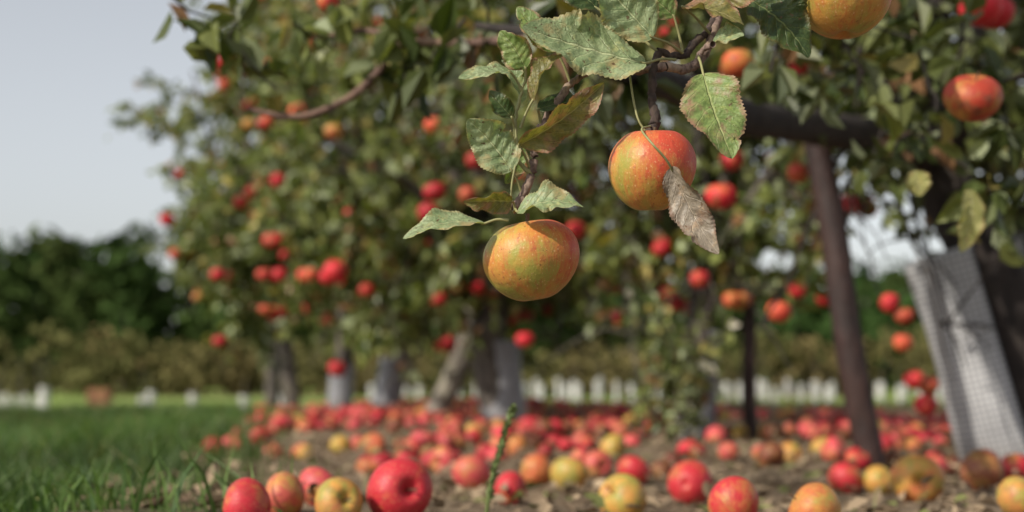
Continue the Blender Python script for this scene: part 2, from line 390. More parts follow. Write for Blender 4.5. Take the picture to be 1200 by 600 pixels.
# ------------------------------------------------------------ trees
def leafcols(n, dark=1.0):
    k = rng.random((n, 1))**1.1; a = np.array([[.060, .090, .020]]); b = np.array([[.23, .255, .080]])
    c = a*(1-k)+b*k
    s = rng.random((n, 1))
    c = np.where(s > .88, np.array([[.36, .30, .10]]), c); c = np.where(s > .95, np.array([[.27, .145, .07]]), c)
    c = np.where((s < .12), np.array([[.31, .35, .20]]), c)
    return c*dark
def wander(p, d, length, n, curl, grav):
    pts = [np.array(p, float)]; d = nrm(d)
    for _ in range(n):
        d = nrm(d+rng.normal(0, curl, 3)+np.array([0, 0, grav])); pts.append(pts[-1]+d*length/n)
    return np.array(pts), d
def clear_ok(P):
    """keep the space around the hero branch free"""
    return ~((P[:, 1] < 2.3) & (np.abs(P[:, 0]) < .45*P[:, 1]+.1) & (P[:, 2] < CAMZ+.30*P[:, 1]))
def apple_tree(base, top, tr, height, R, nl=8, nsub=7, ntw=6, lpt=34, nap=40, seed=0, barkm=None, leafs=.062, cmin=.5, dark=1., extra=None, limbm=None):
    global rng
    rng = np.random.default_rng(seed)
    e = empty('apple_tree')
    base = np.array([base[0], base[1], float(terrain(base[0], base[1]))-.03]); top = np.array(top, float)
    A = Acc(); B = Acc()
    mid = (base+top)/2+rng.normal(0, .025, 3)
    tp, trr = smooth_path([base, base*.9+top*.1, mid, top], [tr*1.5, tr*1.12, tr, tr*.85], 6)
    v, q = tube(tp, trr, 14, .03); A.add(v, q)
    tw = []
    cc = np.array([top[0], top[1], 0])
    for li in range(nl):
        az = 2*np.pi*(li+rng.uniform(-.3, .3))/nl*1.0+seed
        lev = (li % 3)
        el = [.15, .55, 1.15][lev]+rng.normal(0, .1)
        rise = height-top[2]
        end = np.array([cc[0]+math.cos(az)*R*math.cos(el)*rng.uniform(.6, .85), cc[1]+math.sin(az)*R*math.cos(el)*rng.uniform(.6, .85), top[2]+rise*[.25, .55, .85][lev]*rng.uniform(.8, 1.1)])
        m1 = top*.55+end*.45+np.array([0, 0, .12])+rng.normal(0, .06, 3)
        lp, lr = smooth_path([top-np.array([0, 0, .05]), m1, end], [tr*.55, tr*.32, tr*.14], 7)
        v, q = tube(lp, lr, 7, .04); A.add(v, q)
        for si in range(nsub):
            t = rng.uniform(.25, 1); ii = int(t*(len(lp)-1)); p0 = lp[ii]
            outd = nrm(p0-np.array([cc[0], cc[1], (height+top[2])/2]))
            d = nrm(outd*.6+rng.normal(0, .65, 3))
            sp_, d2 = wander(p0, d, R*rng.uniform(.32, .62), 6, .22, -.09)
            v, q = tube(sp_, np.linspace(tr*.12, tr*.035, len(sp_)), 4); B.add(v, q)
            for ti in range(ntw):
                k = rng.integers(1, len(sp_)); d = nrm(d2*.5+rng.normal(0, .7, 3))
                w_, _ = wander(sp_[k], d, rng.uniform(.14, .36), 4, .2, -.16)
                tw.append(w_); v, q = tube(w_, np.linspace(.004, .002, 5), 3); B.add(v, q)
    v, q = A.get(); o = build('trunk', v, q, [barkm or M_BARK], parent=e)
    v, q = B.get(); build('branches', v, q, [limbm or M_BARK], parent=e)
    tw = np.array(tw); nt_ = len(tw); n = nt_*lpt
    idx = rng.integers(0, nt_, n); t = rng.random(n)*3.999; i0 = t.astype(int); f = (t-i0)[:, None]
    P = tw[idx, i0]*(1-f)+tw[idx, i0+1]*f+rng.normal(0, .018, (n, 3))
    D = nrm(nrm(tw[idx, 4]-tw[idx, 0])*.5+rng.normal(0, .7, (n, 3))+np.array([0, 0, -.15]))
    Nn = nrm(rng.normal(0, .7, (n, 3))+np.array([-.25, -.25, .7]))
    lo = terrain(P[:, 0], P[:, 1])+cmin+.12*np.sin(5*P[:, 0]+seed)+.1*np.sin(7*P[:, 1])
    k = clear_ok(P) & (P[:, 2] > lo)
    P, D, Nn = P[k], D[k], Nn[k]; idx = idx[k]; n = len(P); ln = rng.uniform(.7, 1.25, n)*leafs
    v, q = leaf_batch(P, D, Nn, ln, ln*rng.uniform(.5, .7, n), .2, .2)
    tone = rng.uniform(.68, 1.3, nt_)[idx][:, None]
    build('leaves', v, q, M_FOL, np.repeat(leafcols(n, dark)*tone, 6, 0), smooth=False, parent=e)
    items = []
    if nap:
        for k in rng.choice(nt_, min(nap, nt_), replace=False):
            for _ in range(rng.choice([1, 1, 2, 3])):
                r = rng.uniform(.032, .042); p0 = tw[k, 4]+np.array([*rng.normal(0, .035, 2), -r-.02-rng.uniform(0, .03)])
                if p0[2] < cmin*.8 or not clear_ok(p0[None])[0] or p0[1] < 3.0: continue
                c, am = red(); items.append((p0, r, c, am, rotm(rng.normal(size=3), rng.uniform(0, .5))))
    if extra:
        for (u, vv_, d, rr) in extra:
            c, am = red()
            if am < .8: am = 1
            pp = W(u, vv_, d); items.append((pp, rr, c, am, rotm(rng.normal(size=3), rng.uniform(0, .4))))
    if items: apples_mesh('apples', items, e)
    return e, tp

def guard(name_parent, base, top, r, mat, h, slit=0.0, slit_dir=0.0, seed=0):
    base = np.array(base, float); top = np.array(top, float)
    d = nrm(top-base); H = h; n = 24; ns = 40
    ref = np.array([0, 1, 0]); a = nrm(np.cross(ref, d)); b = np.cross(d, a)
    th = np.linspace(slit_dir+slit/2, slit_dir+2*np.pi-slit/2, ns)
    v = []; uv = []
    for i in range(n):
        t = i/(n-1); rr = r*(1+.02*np.sin(3*th+5*t+seed))*(1+.02*math.sin(7*t))
        v.append(base+d*H*t+rr[:, None]*(np.cos(th)[:, None]*a+np.sin(th)[:, None]*b)); uv.append(np.stack([th*r, np.full(ns, t*H)], -1))
    v = np.concatenate(v); uv = np.concatenate(uv)
    i = np.arange(n-1)[:, None]*ns; j = np.arange(ns-1)[None]
    q = np.stack([i+j, i+j+1, i+ns+j+1, i+ns+j], -1).reshape(-1, 4)
    o = build('trunk_guard', v, q, mat, uv=uv, parent=name_parent)
    s = o.modifiers.new('thick', 'SOLIDIFY'); s.thickness = .003
    return o

b1 = W(1205, 545, 3.72); b1[2] = 0
t1 = W(1085, 175, 3.75)
e1, tp1 = apple_tree(b1, t1, .085, 2.6, 1.35, nl=9, nsub=6, ntw=6, lpt=13, nap=16, seed=3, barkm=M_LIMB, limbm=M_LIMB, dark=.75, cmin=.66,
    extra=[(845, 230, 3.3, .042), (858, 188, 3.6, .035), (935, 203, 3.9, .035), (995, 240, 4.0, .033), (913, 365, 4.1, .038), (1150, 10, 2.6, .042), (1165, 15, 2.8, .04), (1160, 265, 4.2, .035),
           (1043, 355, 4.6, .036), (1060, 370, 4.6, .034), (1058, 402, 4.6, .033), (1085, 475, 4.3, .038), (1072, 445, 4.3, .034), (1088, 452, 4.4, .034), (860, 80, 3.4, .034), (820, 327, 4.6, .036)])
guard(e1, W(1205, 545, 3.72)-np.array([0, 0, .01]), W(1128, 285, 3.74), .158, M_GUARD, .61, slit=1.25, slit_dir=-1.15)

spec = [
 (815, 5.2, .052, (828, 300), 2.5, 1.05, 5, M_BARK, .42, 15),
 (592, 6.4, .080, (575, 320), 2.9, 1.25, 8, M_BARK, .40, 18),
 (505, 7.1, .055, (560, 340), 2.9, 1.2, 13, M_BARKP, 0, 18),
 (450, 7.9, .060, (475, 345), 3.1, 1.2, 17, M_BARKP, .33, 18),
 (398, 8.7, .060, (405, 350), 3.4, 1.15, 21, M_BARK, .3, 18),
 (345, 9.6, .055, (325, 350), 3.7, 1.05, 25, M_BARK, 0, 22),
 (318, 11.2, .055, (325, 350), 3.9, 1.0, 29, M_BARK, 0, 18),
]
ex = {1: [(680, 158, 5.2, .040), (558, 188, 5.3, .040), (615, 398, 5.9, .038), (508, 147, 5.5, .040), (530, 160, 5.6, .038), (510, 225, 5.0, .045), (503, 250, 5.0, .045), (725, 370, 5.6, .036), (548, 228, 5.2, .036), (612, 203, 4.6, .038), (675, 270, 4.8, .038), (513, 350, 5.8, .038)],
      2: [(455, 315, 6.2, .04), (430, 340, 6.2, .04), (393, 318, 5.4, .050), (395, 432, 6.3, .044), (385, 325, 5.8, .04)],
      4: [(320, 282, 6.8, .050), (325, 213, 6.9, .048), (315, 243, 6.9, .044), (295, 225, 7.0, .046), (282, 237, 7.0, .040), (310, 322, 7.0, .042), (328, 322, 7.0, .042), (330, 282, 7.1, .044)],
      5: [(196, 258, 8.2, .046), (256, 75, 8.0, .048), (263, 100, 8.1, .042), (205, 298, 8.4, .04), (255, 322, 8.0, .042), (258, 400, 8.1, .044)]}
for k, (u, d, tr, tv, h, R, seed, bk, gh, lpt) in enumerate(spec):
    b = W(u, 500, d); tp_ = W(tv[0], tv[1], d)
    e, tp = apple_tree(b, tp_, tr, h, R, nl=9, nsub=7, ntw=6, lpt=lpt, nap=30, seed=seed, barkm=bk, cmin=.44 if k else .58, extra=ex.get(k), leafs=.070)
    if gh:
        z0 = float(terrain(b[0], b[1])); bb = np.array([b[0], b[1], z0-.01]); guard(e, bb, tp_, tr*1.28, M_GUARDG, gh, seed=seed)
rng = np.random.default_rng(77)

S0 = W(782, 500, 4.9); S0[2] = 0
e = empty('bush'); A = Acc(); PP = []; DD = []
for k in range(16):
    p_, _ = wander(S0+np.array([rng.normal(0, .05), rng.normal(0, .05), 0]), (rng.normal(0, .15), rng.normal(0, .15), 1), rng.uniform(.3, .62), 6, .1, 0.0)
    v, q = tube(p_, np.linspace(.004, .002, 7), 4); A.add(v, q)
    for _ in range(26):
        PP.append(p_[rng.integers(1, 7)]+rng.normal(0, .02, 3)); DD.append(rng.normal(0, 1, 3))
v, q = A.get(); build('shoots', v, q, M_BARK, parent=e)
PP = np.array(PP); DD = np.array(DD); n = len(PP)
v, q = leaf_batch(PP, DD, nrm(rng.normal(0, .6, (n, 3))+np.array([0, -.4, .7])), rng.uniform(.03, .06, n), rng.uniform(.02, .035, n))
cols = leafcols(n); k = rng.random(n) < .08; cols[k] = (.7, .65, .55)
build('leaves', v, q, M_FOL, np.repeat(cols, 6, 0), smooth=False, parent=e)

# ------------------------------------------------------------ limb + side branches of nearest tree
def path_px(pl): return np.array([W(*p) for p in pl])
def limb(name, pts, rad, mat, parent, sides=10):
    p_, r_ = smooth_path(pts, rad, 8); v, q = tube(p_, r_, sides, .05); return build(name, v, q, mat, parent=parent), p_
limb('long_limb', path_px([(1090, 185, 3.75), (1040, 165, 3.5), (965, 150, 3.1), (870, 137, 2.65), (800, 105, 2.25), (745, 88, 2.0), (690, 70, 1.9), (640, 42, 1.95), (560, 30, 2.1)]),
    [.055, .045, .038, .034, .026, .019, .013, .009, .006], M_LIMB, e1)
limb('side_limb', path_px([(640, 42, 1.95), (560, 50, 2.1), (470, 52, 2.2), (440, 88, 2.2), (405, 117, 2.2), (350, 137, 2.2), (290, 128, 2.2)]), [.008, .0065, .007, .0075, .006, .006, .004], M_REDTW, e1, 8)
limb('side_twig', path_px([(468, 52, 2.2), (430, 36, 2.3), (365, 45, 2.35)]), [.006, .005, .003], M_REDTW, e1, 6)
limb('fork_limb', path_px([(1085, 190, 3.75), (1110, 120, 3.7), (1150, 40, 3.6), (1190, -60, 3.5)]), [.06, .05, .04, .03], M_LIMB, e1)
limb('fork_limb_b', path_px([(1075, 185, 3.75), (1035, 90, 3.7), (990, -40, 3.5)]), [.045, .035, .028], M_LIMB, e1)
A = Acc(); TW = Acc()
def spray(c, n, spread, size, dark=1., dirn=(0, 0, -1)):
    c = np.array(c)
    for k in range(max(1, n//9)):
        p_, _ = wander(c+rng.normal(0, spread*.4, 3), nrm(np.array(dirn)+rng.normal(0, .8, 3)), spread*1.3, 4, .25, -.05)
        v, q = tube(p_, np.linspace(.003, .0015, 5), 4); TW.add(v, q)
        P = p_[rng.integers(0, 5, 9)]+rng.normal(0, .008, (9, 3)); D = nrm(rng.normal(0, .8, (9, 3))+np.array([0, 0, -.2]))
        ln = rng.uniform(.7, 1.2, 9)*size
        v, q = leaf_batch(P+D*.012, D, nrm(rng.normal(0, .6, (9, 3))+np.array([0, -.3, .7])), ln, ln*.58, .2, .2)
        A.add(v, q, np.repeat(leafcols(9, dark), 6, 0))
for (u, v_, d, n, s, dk) in [(200, 0, 2.2, 9, .06, .7), (290, -6, 2.2, 18, .08, .7), (420, 3, 2.3, 18, .08, .8), (500, 15, 2.2, 27, .08, .6), (570, 25, 2.1, 27, .08, .6), (560, 75, 2.6, 9, .07, .8),
    (640, 5, 1.9, 18, .07, .5), (700, 60, 2.0, 18, .06, .5), (880, 10, 1.9, 9, .08, .6), (930, 15, 2.2, 27, .1, .5), (900, 70, 2.8, 9, .07, .7),
    (1010, 50, 2.3, 27, .1, .55), (1080, 50, 2.3, 27, .1, .55), (1100, 130, 2.3, 18, .09, .6), (1180, 60, 2.2, 27, .1, .5), (1060, 150, 2.5, 18, .09, .6), (1170, 140, 2.3, 27, .1, .55), (1130, 200, 2.3, 9, .06, .8),
    (1185, 215, 2.4, 18, .07, .6), (970, 85, 2.9, 18, .1, .6), (340, 5, 2.3, 9, .06, .8), (450, 60, 2.6, 9, .05, .8)]:
    spray(W(u, v_, d), n, s, .062, dk)
v, q = A.get(); build('limb_leaves', v, q, M_FOL, np.concatenate(A.c), smooth=False, parent=e1)
v, q = TW.get(); build('limb_twigs', v, q, M_LIMB, parent=e1)
apples_mesh('limb_apples', [(W(1140, 115, 1.9), .041, np.array([.34, .04, .02]), .85, rotm((1, 0, 0), .4)), (W(385, 2, 2.4), .02, np.array([.5, .03, .03]), .9, np.eye(3)), (W(865, 75, 2.6), .034, np.array([.5, .08, .03]), .6, np.eye(3))], e1, 24, 16)

# ------------------------------------------------------------ props
def post(u0, v0, u1, v1, d, r, seed):
    a = W(u0, v0, d); a[2] = float(terrain(a[0], a[1]))-.05; b = W(u1, v1, d)
    n = 30; t = np.linspace(0, 1, n)[:, None]; pts = a*(1-t)+b*t+np.c_[.004*np.sin(t*9+seed), .004*np.cos(t*7), 0*t]
    v, q = tube(pts, r*(1.04-.1*t[:, 0]), 12, .02)
    return build('support_post', v, q, M_POST)
post(1024, 560, 957, 160, 3.35, .034, 1)
post(880, 512, 876, 250, 5.3, .027, 2)

def cyl(A, p, r, h):
    v, q = tube(np.array([p+np.array([0, 0, h*t]) for t in (0, .33, .66, 1)]), r, 10); A.add(v, q)
A = Acc(); B = Acc()
spots = []
for u in np.arange(-60, 60, 7.5): spots.append((u, 24+(-u+60)*.03+rng.uniform(-.2, .2), rng.uniform(.34, .50), .045))
for u, d, h in [(168, 25, .42), (177, 26.5, .5), (226, 27, .44), (286, 26, .42), (52, 23, .62), (330, 27, .4)]: spots.append((u, d, h, .08))
for u in np.arange(430, 1330, 21): spots.append((u+rng.uniform(-7, 7), 34+rng.uniform(-2, 2), rng.uniform(.42, .62), rng.uniform(.06, .08)))
for u in np.arange(600, 1400, 27): spots.append((u+rng.uniform(-8, 8), 42+rng.uniform(-1.5, 1.5), rng.uniform(.45, .65), .08))
for u, d, h, r in spots:
    p0 = W(u, 480, d); p0[2] = float(terrain(p0[0], p0[1]))-.02
    cyl(A, p0, r, h); p_, _ = wander(p0+np.array([0, 0, h*.8]), (0, 0, 1), rng.uniform(.3, .8), 4, .08, 0)
    v, q = tube(p_, .008, 4); B.add(v, q)
v, q = A.get(); e = empty('tree_guard_row'); build('guards', v, q, M_GUARDW, uv=v[:, [0, 2]], parent=e)
v, q = B.get(); build('saplings', v, q, M_BARK, parent=e)

e = empty('wooden_crate'); c0 = W(117, 480, 25.5); z0 = float(terrain(c0[0], c0[1]))
def box(A, c, s):
    c = np.array(c); s = np.array(s)/2
    v = np.array([[x, y, z] for x in (-1, 1) for y in (-1, 1) for z in (-1, 1)])*s+c
    A.add(v, np.array([[0, 1, 3, 2], [4, 6, 7, 5], [0, 4, 5, 1], [2, 3, 7, 6], [0, 2, 6, 4], [1, 5, 7, 3]]))
A = Acc()
for k in range(4):
    zz = z0+.08+k*.13
    for sx in (-1, 1): box(A, (c0[0], c0[1]+sx*.18, zz), (.36, .02, .11)); box(A, (c0[0]+sx*.17, c0[1], zz), (.02, .33, .11))
for sx in (-1, 1):
    for sy in (-1, 1): box(A, (c0[0]+sx*.145, c0[1]+sy*.155, z0+.27), (.04, .04, .56))
v, q = A.get(); build('slats', v, q, M_CRATE, smooth=False, parent=e)

# ------------------------------------------------------------ distant treeline + shrubs
def crown_cards(A, cx, cy, z0, h, rx, n, s, ca, cb, low=.12):
    nl = 11; lob = np.c_[rng.normal(0, .42, (nl, 2))*rx, z0+h*rng.uniform(low, .86, nl)]; lr = rng.uniform(.38, .62, nl)*rx
    lob[:, 0] += cx; lob[:, 1] += cy
    k = rng.integers(0, nl, n); u = nrm(rng.normal(size=(n, 3))); P = lob[k]+u*(lr[k]*rng.uniform(.5, 1.08, n))[:, None]
    P[:, 2] = np.maximum(P[:, 2], z0+.1)
    D = nrm(rng.normal(size=(n, 3))); ln = rng.uniform(.6, 1.3, n)*s
    v, q = leaf_batch(P, D, nrm(u+rng.normal(0, .5, (n, 3))), ln, ln*.75)
    t = rng.random((n, 1))*.6+.4*rng.random(nl)[k][:, None]; A.add(v, q, np.repeat(ca*(1-t)+cb*t, 6, 0))
A = Acc(); T = Acc()
for row, (yy, hh) in enumerate([(58, 5.8), (64, 7.0), (70, 7.6)]):
    for x0 in np.arange(-56, 56, 2.7):
        xx = x0+rng.uniform(-.8, .8); h = hh*rng.uniform(.86, 1.08)
        if xx > 0: h *= .78
        y_ = yy+rng.uniform(-2, 2)
        hue = rng.random()
        ca = np.array([.018, .036, .010])*(1-hue)+np.array([.036, .048, .015])*hue; cb = ca*2.3
        crown_cards(A, xx, y_, -.7, h, 2.3, 470, .62, ca, cb)
        v, q = tube(np.array([[xx, y_, -.8], [xx+.1, y_, h*.35], [xx, y_, h*.7]]), [.22, .16, .06], 7); T.add(v, q)
v, q = A.get(); e = empty('distant_treeline'); build('foliage', v, q, M_FAR, np.concatenate(A.c), smooth=False, parent=e)
v, q = T.get(); build('trunks', v, q, M_BARK, parent=e)
A = Acc()
for x0 in np.arange(-40, 42, 1.0):
    xx = x0+rng.uniform(-.4, .4); h = rng.uniform(1.2, 2.3); hue = rng.random()
    ca = np.array([.065, .075, .026])*(1-hue)+np.array([.115, .09, .04])*hue
    crown_cards(A, xx, 46+rng.uniform(-2, 2), -.7, h, 1.1, 260, .28, ca, ca*1.9, 0)
v, q = A.get(); build('hedge', v, q, M_FAR, np.concatenate(A.c), smooth=False)

# ------------------------------------------------------------ fallen apples
def solve(u, v_, rpx):
    for d in np.linspace(1.6, 9, 1500):
        p_ = W(u, v_, d); r = min(max(rpx*d/F, .032), .046)
        if p_[2] <= float(terrain(p_[0], p_[1]))+r*.80: return p_, r
    return p_, r
RED = (.46, .022, .035); PINK = (.50, .06, .07); ORG = (.50, .11, .045); YEL = (.42, .13, .06); BR = (.20, .055, .03)
placed = []
heroes = [(467, 576, 40, RED, 1.2), (290, 594, 22, RED, 1.1), (333, 582, 20, PINK, .6), (373, 572, 20, PINK, .9), (396, 590, 24, YEL, .05), (553, 556, 25, PINK, .9), (598, 574, 18, RED, 1.1),
 (628, 552, 20, ORG, .75), (667, 556, 23, YEL, -.15), (718, 526, 18, YEL, -.6), (730, 584, 30, YEL, .0), (742, 552, 20, RED, .9), (808, 567, 28, RED, 1.1), (990, 562, 21, RED, .95), (1030, 563, 19, YEL, .1),
 (1075, 562, 32, ORG, .30), (1150, 552, 27, BR, .95), (955, 597, 24, ORG, .5), (1192, 584, 24, YEL, .2), (700, 545, 18, PINK, .9), (520, 540, 18, PINK, .9), (860, 590, 16, RED, .9)]
for k, (u, v_, r_, c, am) in enumerate(heroes):
    p0, r = solve(u, v_, r_); placed.append((p0[0], p0[1], r))
    tv, tq, td, st = apple_template(40, 26, k)
    R = rotm((rng.normal(), rng.normal(), 0), rng.uniform(.3, 1.9))
    tv = tv*np.array([rng.uniform(.93, 1.03), 1, rng.uniform(.92, 1.06)])
    cc = np.tile(c, (len(tv), 1)); cc[st] = (.09, .05, .03); a = np.full(len(tv), float(am)); a[st] = 5
    o = build('fallen_apple', (tv*r)@R.T, tq, M_APPLEH, cc, a, td+rng.uniform(-20, 20, 3)); o.location = p0
items = []; tries = 0; cell = {}
for (x0, y0, r0) in placed: cell.setdefault((int(x0//.1), int(y0//.1)), []).append((x0, y0))
while len(items) < 760 and tries < 30000:
    tries += 1
    y = 2.3+7.6*rng.random()**.75; lim = soil_left(y); x = rng.uniform(lim-.05, 4.2)
    dens = .32+.8*math.sin(3.1*x+1.3*y)*math.sin(2.5*y-1.8*x+1)+.45*math.sin(9*x+2)*math.sin(7*y)
    row = 1.3-(y-3.7)*.38
    dens *= math.exp(-((x-row+.2)/1.4)**2)*1.3
    if y < 4.2: dens *= .2+.3*(y-2.3)/1.9
    if x > .6 and y < 4.6: dens *= .45
    if rng.random() > dens: continue
    ci, cj = int(x//.1), int(y//.1); ok = True
    for a in (-1, 0, 1):
        for b in (-1, 0, 1):
            for (xx, yy) in cell.get((ci+a, cj+b), ()):
                if (xx-x)**2+(yy-y)**2 < .066**2: ok = False
    if not ok: continue
    cell.setdefault((ci, cj), []).append((x, y))
    r = rng.uniform(.026, .039); k = rng.random()
    if k < .42: c, am = np.array(RED)*rng.uniform(.5, 1.1), rng.uniform(.9, 1.3)
    elif k < .72: c, am = np.array(PINK)*rng.uniform(.7, 1.2), rng.uniform(.7, 1.1)
    elif k < .79: c, am = np.array(ORG), rng.uniform(.4, .8)
    elif k < .84: c, am = np.array(YEL), rng.uniform(-.3, .3)
    else: c, am = np.array(BR)*rng.uniform(.5, 1.1), 1.1
    items.append((np.array([x, y, float(terrain(x, y))+r*.72]), r, c, am, rotm((rng.normal(), rng.normal(), 0), rng.uniform(0, 3.1))))
apples_mesh('fallen_apples', items, None)

# foreground weed stalk (bristly grass head)
A = Acc(); p_, r_ = smooth_path([W(568, 618, 1.72), W(576, 565, 1.70), W(588, 522, 1.69), W(600, 480, 1.68)], [.0028, .0026, .0022, .001], 8)
v, q = tube(p_, r_, 6); A.add(v, q)
n = 260; i = rng.integers(5, len(p_), n); P = p_[i]+rng.normal(0, .0012, (n, 3)); D = nrm(np.array([.2, 0, .9])+rng.normal(0, .4, (n, 3)))
v, q = leaf_batch(P, D, nrm(rng.normal(size=(n, 3))), rng.uniform(.006, .010, n), .0035); A.add(v, q)
v, q = A.get(); build('weed', v, q, M_BUD)

# ------------------------------------------------------------ hero branch
hb = empty('apple_branch')
def px(r, d=1.2): return r*d/F
def twig(name, pl, rp, mat, knob=.09):
    p_, r_ = smooth_path(path_px(pl), [px(r, p[2]) for r, p in zip(rp, pl)], 9)
    r_ = r_*(1+.22*np.maximum(0, np.sin(np.arange(len(r_))*1.1))**3); p_ = p_+rng.normal(0, .0004, p_.shape)
    v, q = tube(p_, r_, 12, knob*.6)
    return build(name, v, q, mat, parent=hb)
twig('main_twig', [(1100, -200, 3.2), (1000, -150, 2.0), (870, -50, 1.32), (842, 20, 1.26), (826, 62, 1.23), (806, 80, 1.22), (780, 78, 1.21)], [40, 14, 6.5, 5, 5, 5.5, 5], M_TWIG)
twig('bearing_twig', [(780, 78, 1.21), (740, 84, 1.215), (700, 82, 1.21), (672, 96, 1.205), (645, 132, 1.20), (630, 165, 1.20), (622, 205, 1.195), (611, 232, 1.195), (600, 246, 1.195)], [5, 3.5, 3.5, 4, 5, 5.5, 5, 5, 6], M_TWIG)
twig('spur', [(772, 60, 1.215), (765, 85, 1.21), (764, 115, 1.205), (768, 138, 1.20), (764, 156, 1.20)], [4, 4.5, 4.5, 5.5, 7], M_TWIGD, .14)
twig('side_spur', [(840, 20, 1.26), (826, 40, 1.24), (812, 52, 1.23), (800, 66, 1.22), (770, 60, 1.215)], [4, 4, 4.5, 4, 4], M_TWIGD, .14)
twig('upright_shoot', [(622, 205, 1.195), (606, 185, 1.19), (604, 150, 1.19), (610, 110, 1.19), (618, 92, 1.19)], [3, 2, 1.8, 1.8, 1.5], M_PET, .05)
twig('stub', [(812, 78, 1.22), (822, 60, 1.22), (836, 52, 1.21)], [3, 3, 3.5], M_TWIG)

def hleaf(base, tip, wpx, nh, mat, fold=.25, bend=.12, wave=.05, twist=0., pet=None, name='leaf'):
    wave *= 1.7
    a = W(*base); b = W(*tip); w = px(wpx*1.16, (base[2]+tip[2])/2); Ln = np.linalg.norm(b-a); D = (b-a)/Ln
    S = nrm(np.cross(D, np.array(nh, float))); U = np.cross(S, D)
    nu, nv = 100, 17; t = np.linspace(0, 1, nu)[:, None]; s = np.linspace(-1, 1, nv)[None]
    prof = np.sin(np.pi*np.clip(t, 0, 1)**.80)**.66*(1-.10*t)
    saw = 1+.09*((t*25+.3*s) % 1-.6)*(np.abs(s) > .85)+.06*np.sin(t*11+rng.uniform(0, 6))*np.sign(s)*(np.abs(s) > .5)
    bite = 1-.25*np.exp(-((t-rng.uniform(.3, .9))/.03)**2)*(np.sign(s) == rng.choice([-1, 1]))*(np.abs(s) > .6)
    ph = rng.uniform(0, 6)
    hw = prof*w*.5*saw*bite
    tw = twist*(t-.4)
    lat = s*hw; up = fold*np.abs(lat)**1.25*(w*.5)**-.25 + bend*Ln*(4*t*(1-t)) + wave*w*np.sin(t*8+ph+s)*s**2*prof + wave*.6*w*np.sin(t*19+ph*2-s*2)*np.abs(s)**3*prof + .013*w*np.sin(44*(t-np.abs(s)*.15)+ph)*prof
    px_ = a+D*(Ln*t)[..., None]+S*(lat*np.cos(tw)-up*np.sin(tw)*.6)[..., None]+U*(up*np.cos(tw)+lat*np.sin(tw))[..., None]
    px_ = px_+S*(0.06*Ln*np.sin(np.pi*t)*math.sin(ph))[..., None]
    v = px_.reshape(-1, 3); i = np.arange(nu-1)[:, None]*nv; j = np.arange(nv-1)[None]
    q = np.stack([i+j, i+j+1, i+nv+j+1, i+nv+j], -1).reshape(-1, 4)
    uv = np.stack(np.broadcast_arrays(t, s*.5+.5), -1).reshape(-1, 2)
    build(name, v, q, HL[mat], uv=uv, parent=hb)
    if pet is not None:
        p_, r_ = smooth_path(np.array([W(*pet), (W(*pet)+a)/2+np.array([0, 0, .002]), a, a+D*Ln*.05]), [px(1.9), px(1.5), px(1.5), px(1)], 5)
        v, q = tube(p_, r_, 7); build('petiole', v, q, M_PET, parent=hb)
hleaf((757, 74, 1.20), (612, 32, 1.17), 78, (.15, -1, .55), 'pale', .22, -.06, .06, .2, (792, 70, 1.215), 'leaf_1')
hleaf((765, 44, 1.19), (690, -38, 1.17), 60, (-.3, -1, .4), 'pale', .3, -.05, .06, 0, (800, 62, 1.215), 'leaf_2')
hleaf((824, 86, 1.20), (858, 186, 1.17), 66, (.05, -1, .15), 'green', .2, .05, .05, .2, (818, 66, 1.22), 'leaf_3')
hleaf((786, 196, 1.165), (842, 298, 1.15), 40, (-.7, -.8, .3), 'dead', .60, -.06, .12, .8, None, 'withered_leaf')
hleaf((608, 170, 1.18), (708, 97, 1.17), 40, (.2, -.75, -.6), 'olive', .5, .08, .08, .3, (622, 200, 1.195), 'leaf_4')
hleaf((600, 200, 1.185), (548, 140, 1.17), 50, (-.2, -1, .3), 'pale', .3, -.06, .06, .2, (612, 228, 1.195), 'leaf_5')
hleaf((598, 84, 1.185), (537, 92, 1.17), 27, (0, -.7, .8), 'pale', .3, .06, .05, .2, (612, 108, 1.19), 'leaf_6')
hleaf((616, 80, 1.185), (586, 36, 1.18), 34, (-.5, -1, .2), 'green', .4, .05, .08, .3, (616, 95, 1.19), 'leaf_7')
hleaf((600, 138, 1.18), (574, 106, 1.18), 22, (.3, -.8, -.3), 'dark', .5, .1, .08, .3, (604, 160, 1.19), 'leaf_8')
hleaf((624, 118, 1.185), (668, 62, 1.18), 26, (-.6, -.6, .3), 'olive', .6, .16, .08, .5, (610, 150, 1.19), 'leaf_9')
hleaf((568, 262, 1.175), (472, 280, 1.16), 32, (.05, -.6, .8), 'pale', .35, .09, .06, .3, (596, 258, 1.175), 'leaf_10')
hleaf((600, 236, 1.185), (543, 236, 1.17), 26, (.1, -.8, -.5), 'olive', .5, .10, .1, .5, (604, 246, 1.19), 'leaf_11')
hleaf((606, 248, 1.165), (684, 243, 1.15), 40, (.1, -.75, .7), 'pale', .35, .10, .09, .4, (602, 248, 1.185), 'leaf_12')
hleaf((880, 0, 1.25), (948, 68, 1.24), 62, (.2, -1, .3), 'dark', .3, .05, .06, .2, (846, 12, 1.255), 'leaf_13')
hleaf((800, 8, 1.22), (872, 30, 1.2), 40, (0, -.6, .7), 'olive', .4, .06, .08, .3, (832, 40, 1.24), 'leaf_14')
hleaf((836, 46, 1.22), (872, 42, 1.2), 24, (0, -.9, .3), 'pale', .3, .05, .08, .3, None, 'leaf_15')
hleaf((652, 60, 1.20), (606, 8, 1.2), 34, (.3, -1, .2), 'green', .3, .05, .06, .2, (668, 96, 1.205), 'leaf_16')
hleaf((700, 10, 1.22), (640, -34, 1.22), 40, (0, -1, .3), 'dark', .3, .05, .06, .2, (770, 60, 1.215), 'leaf_17')
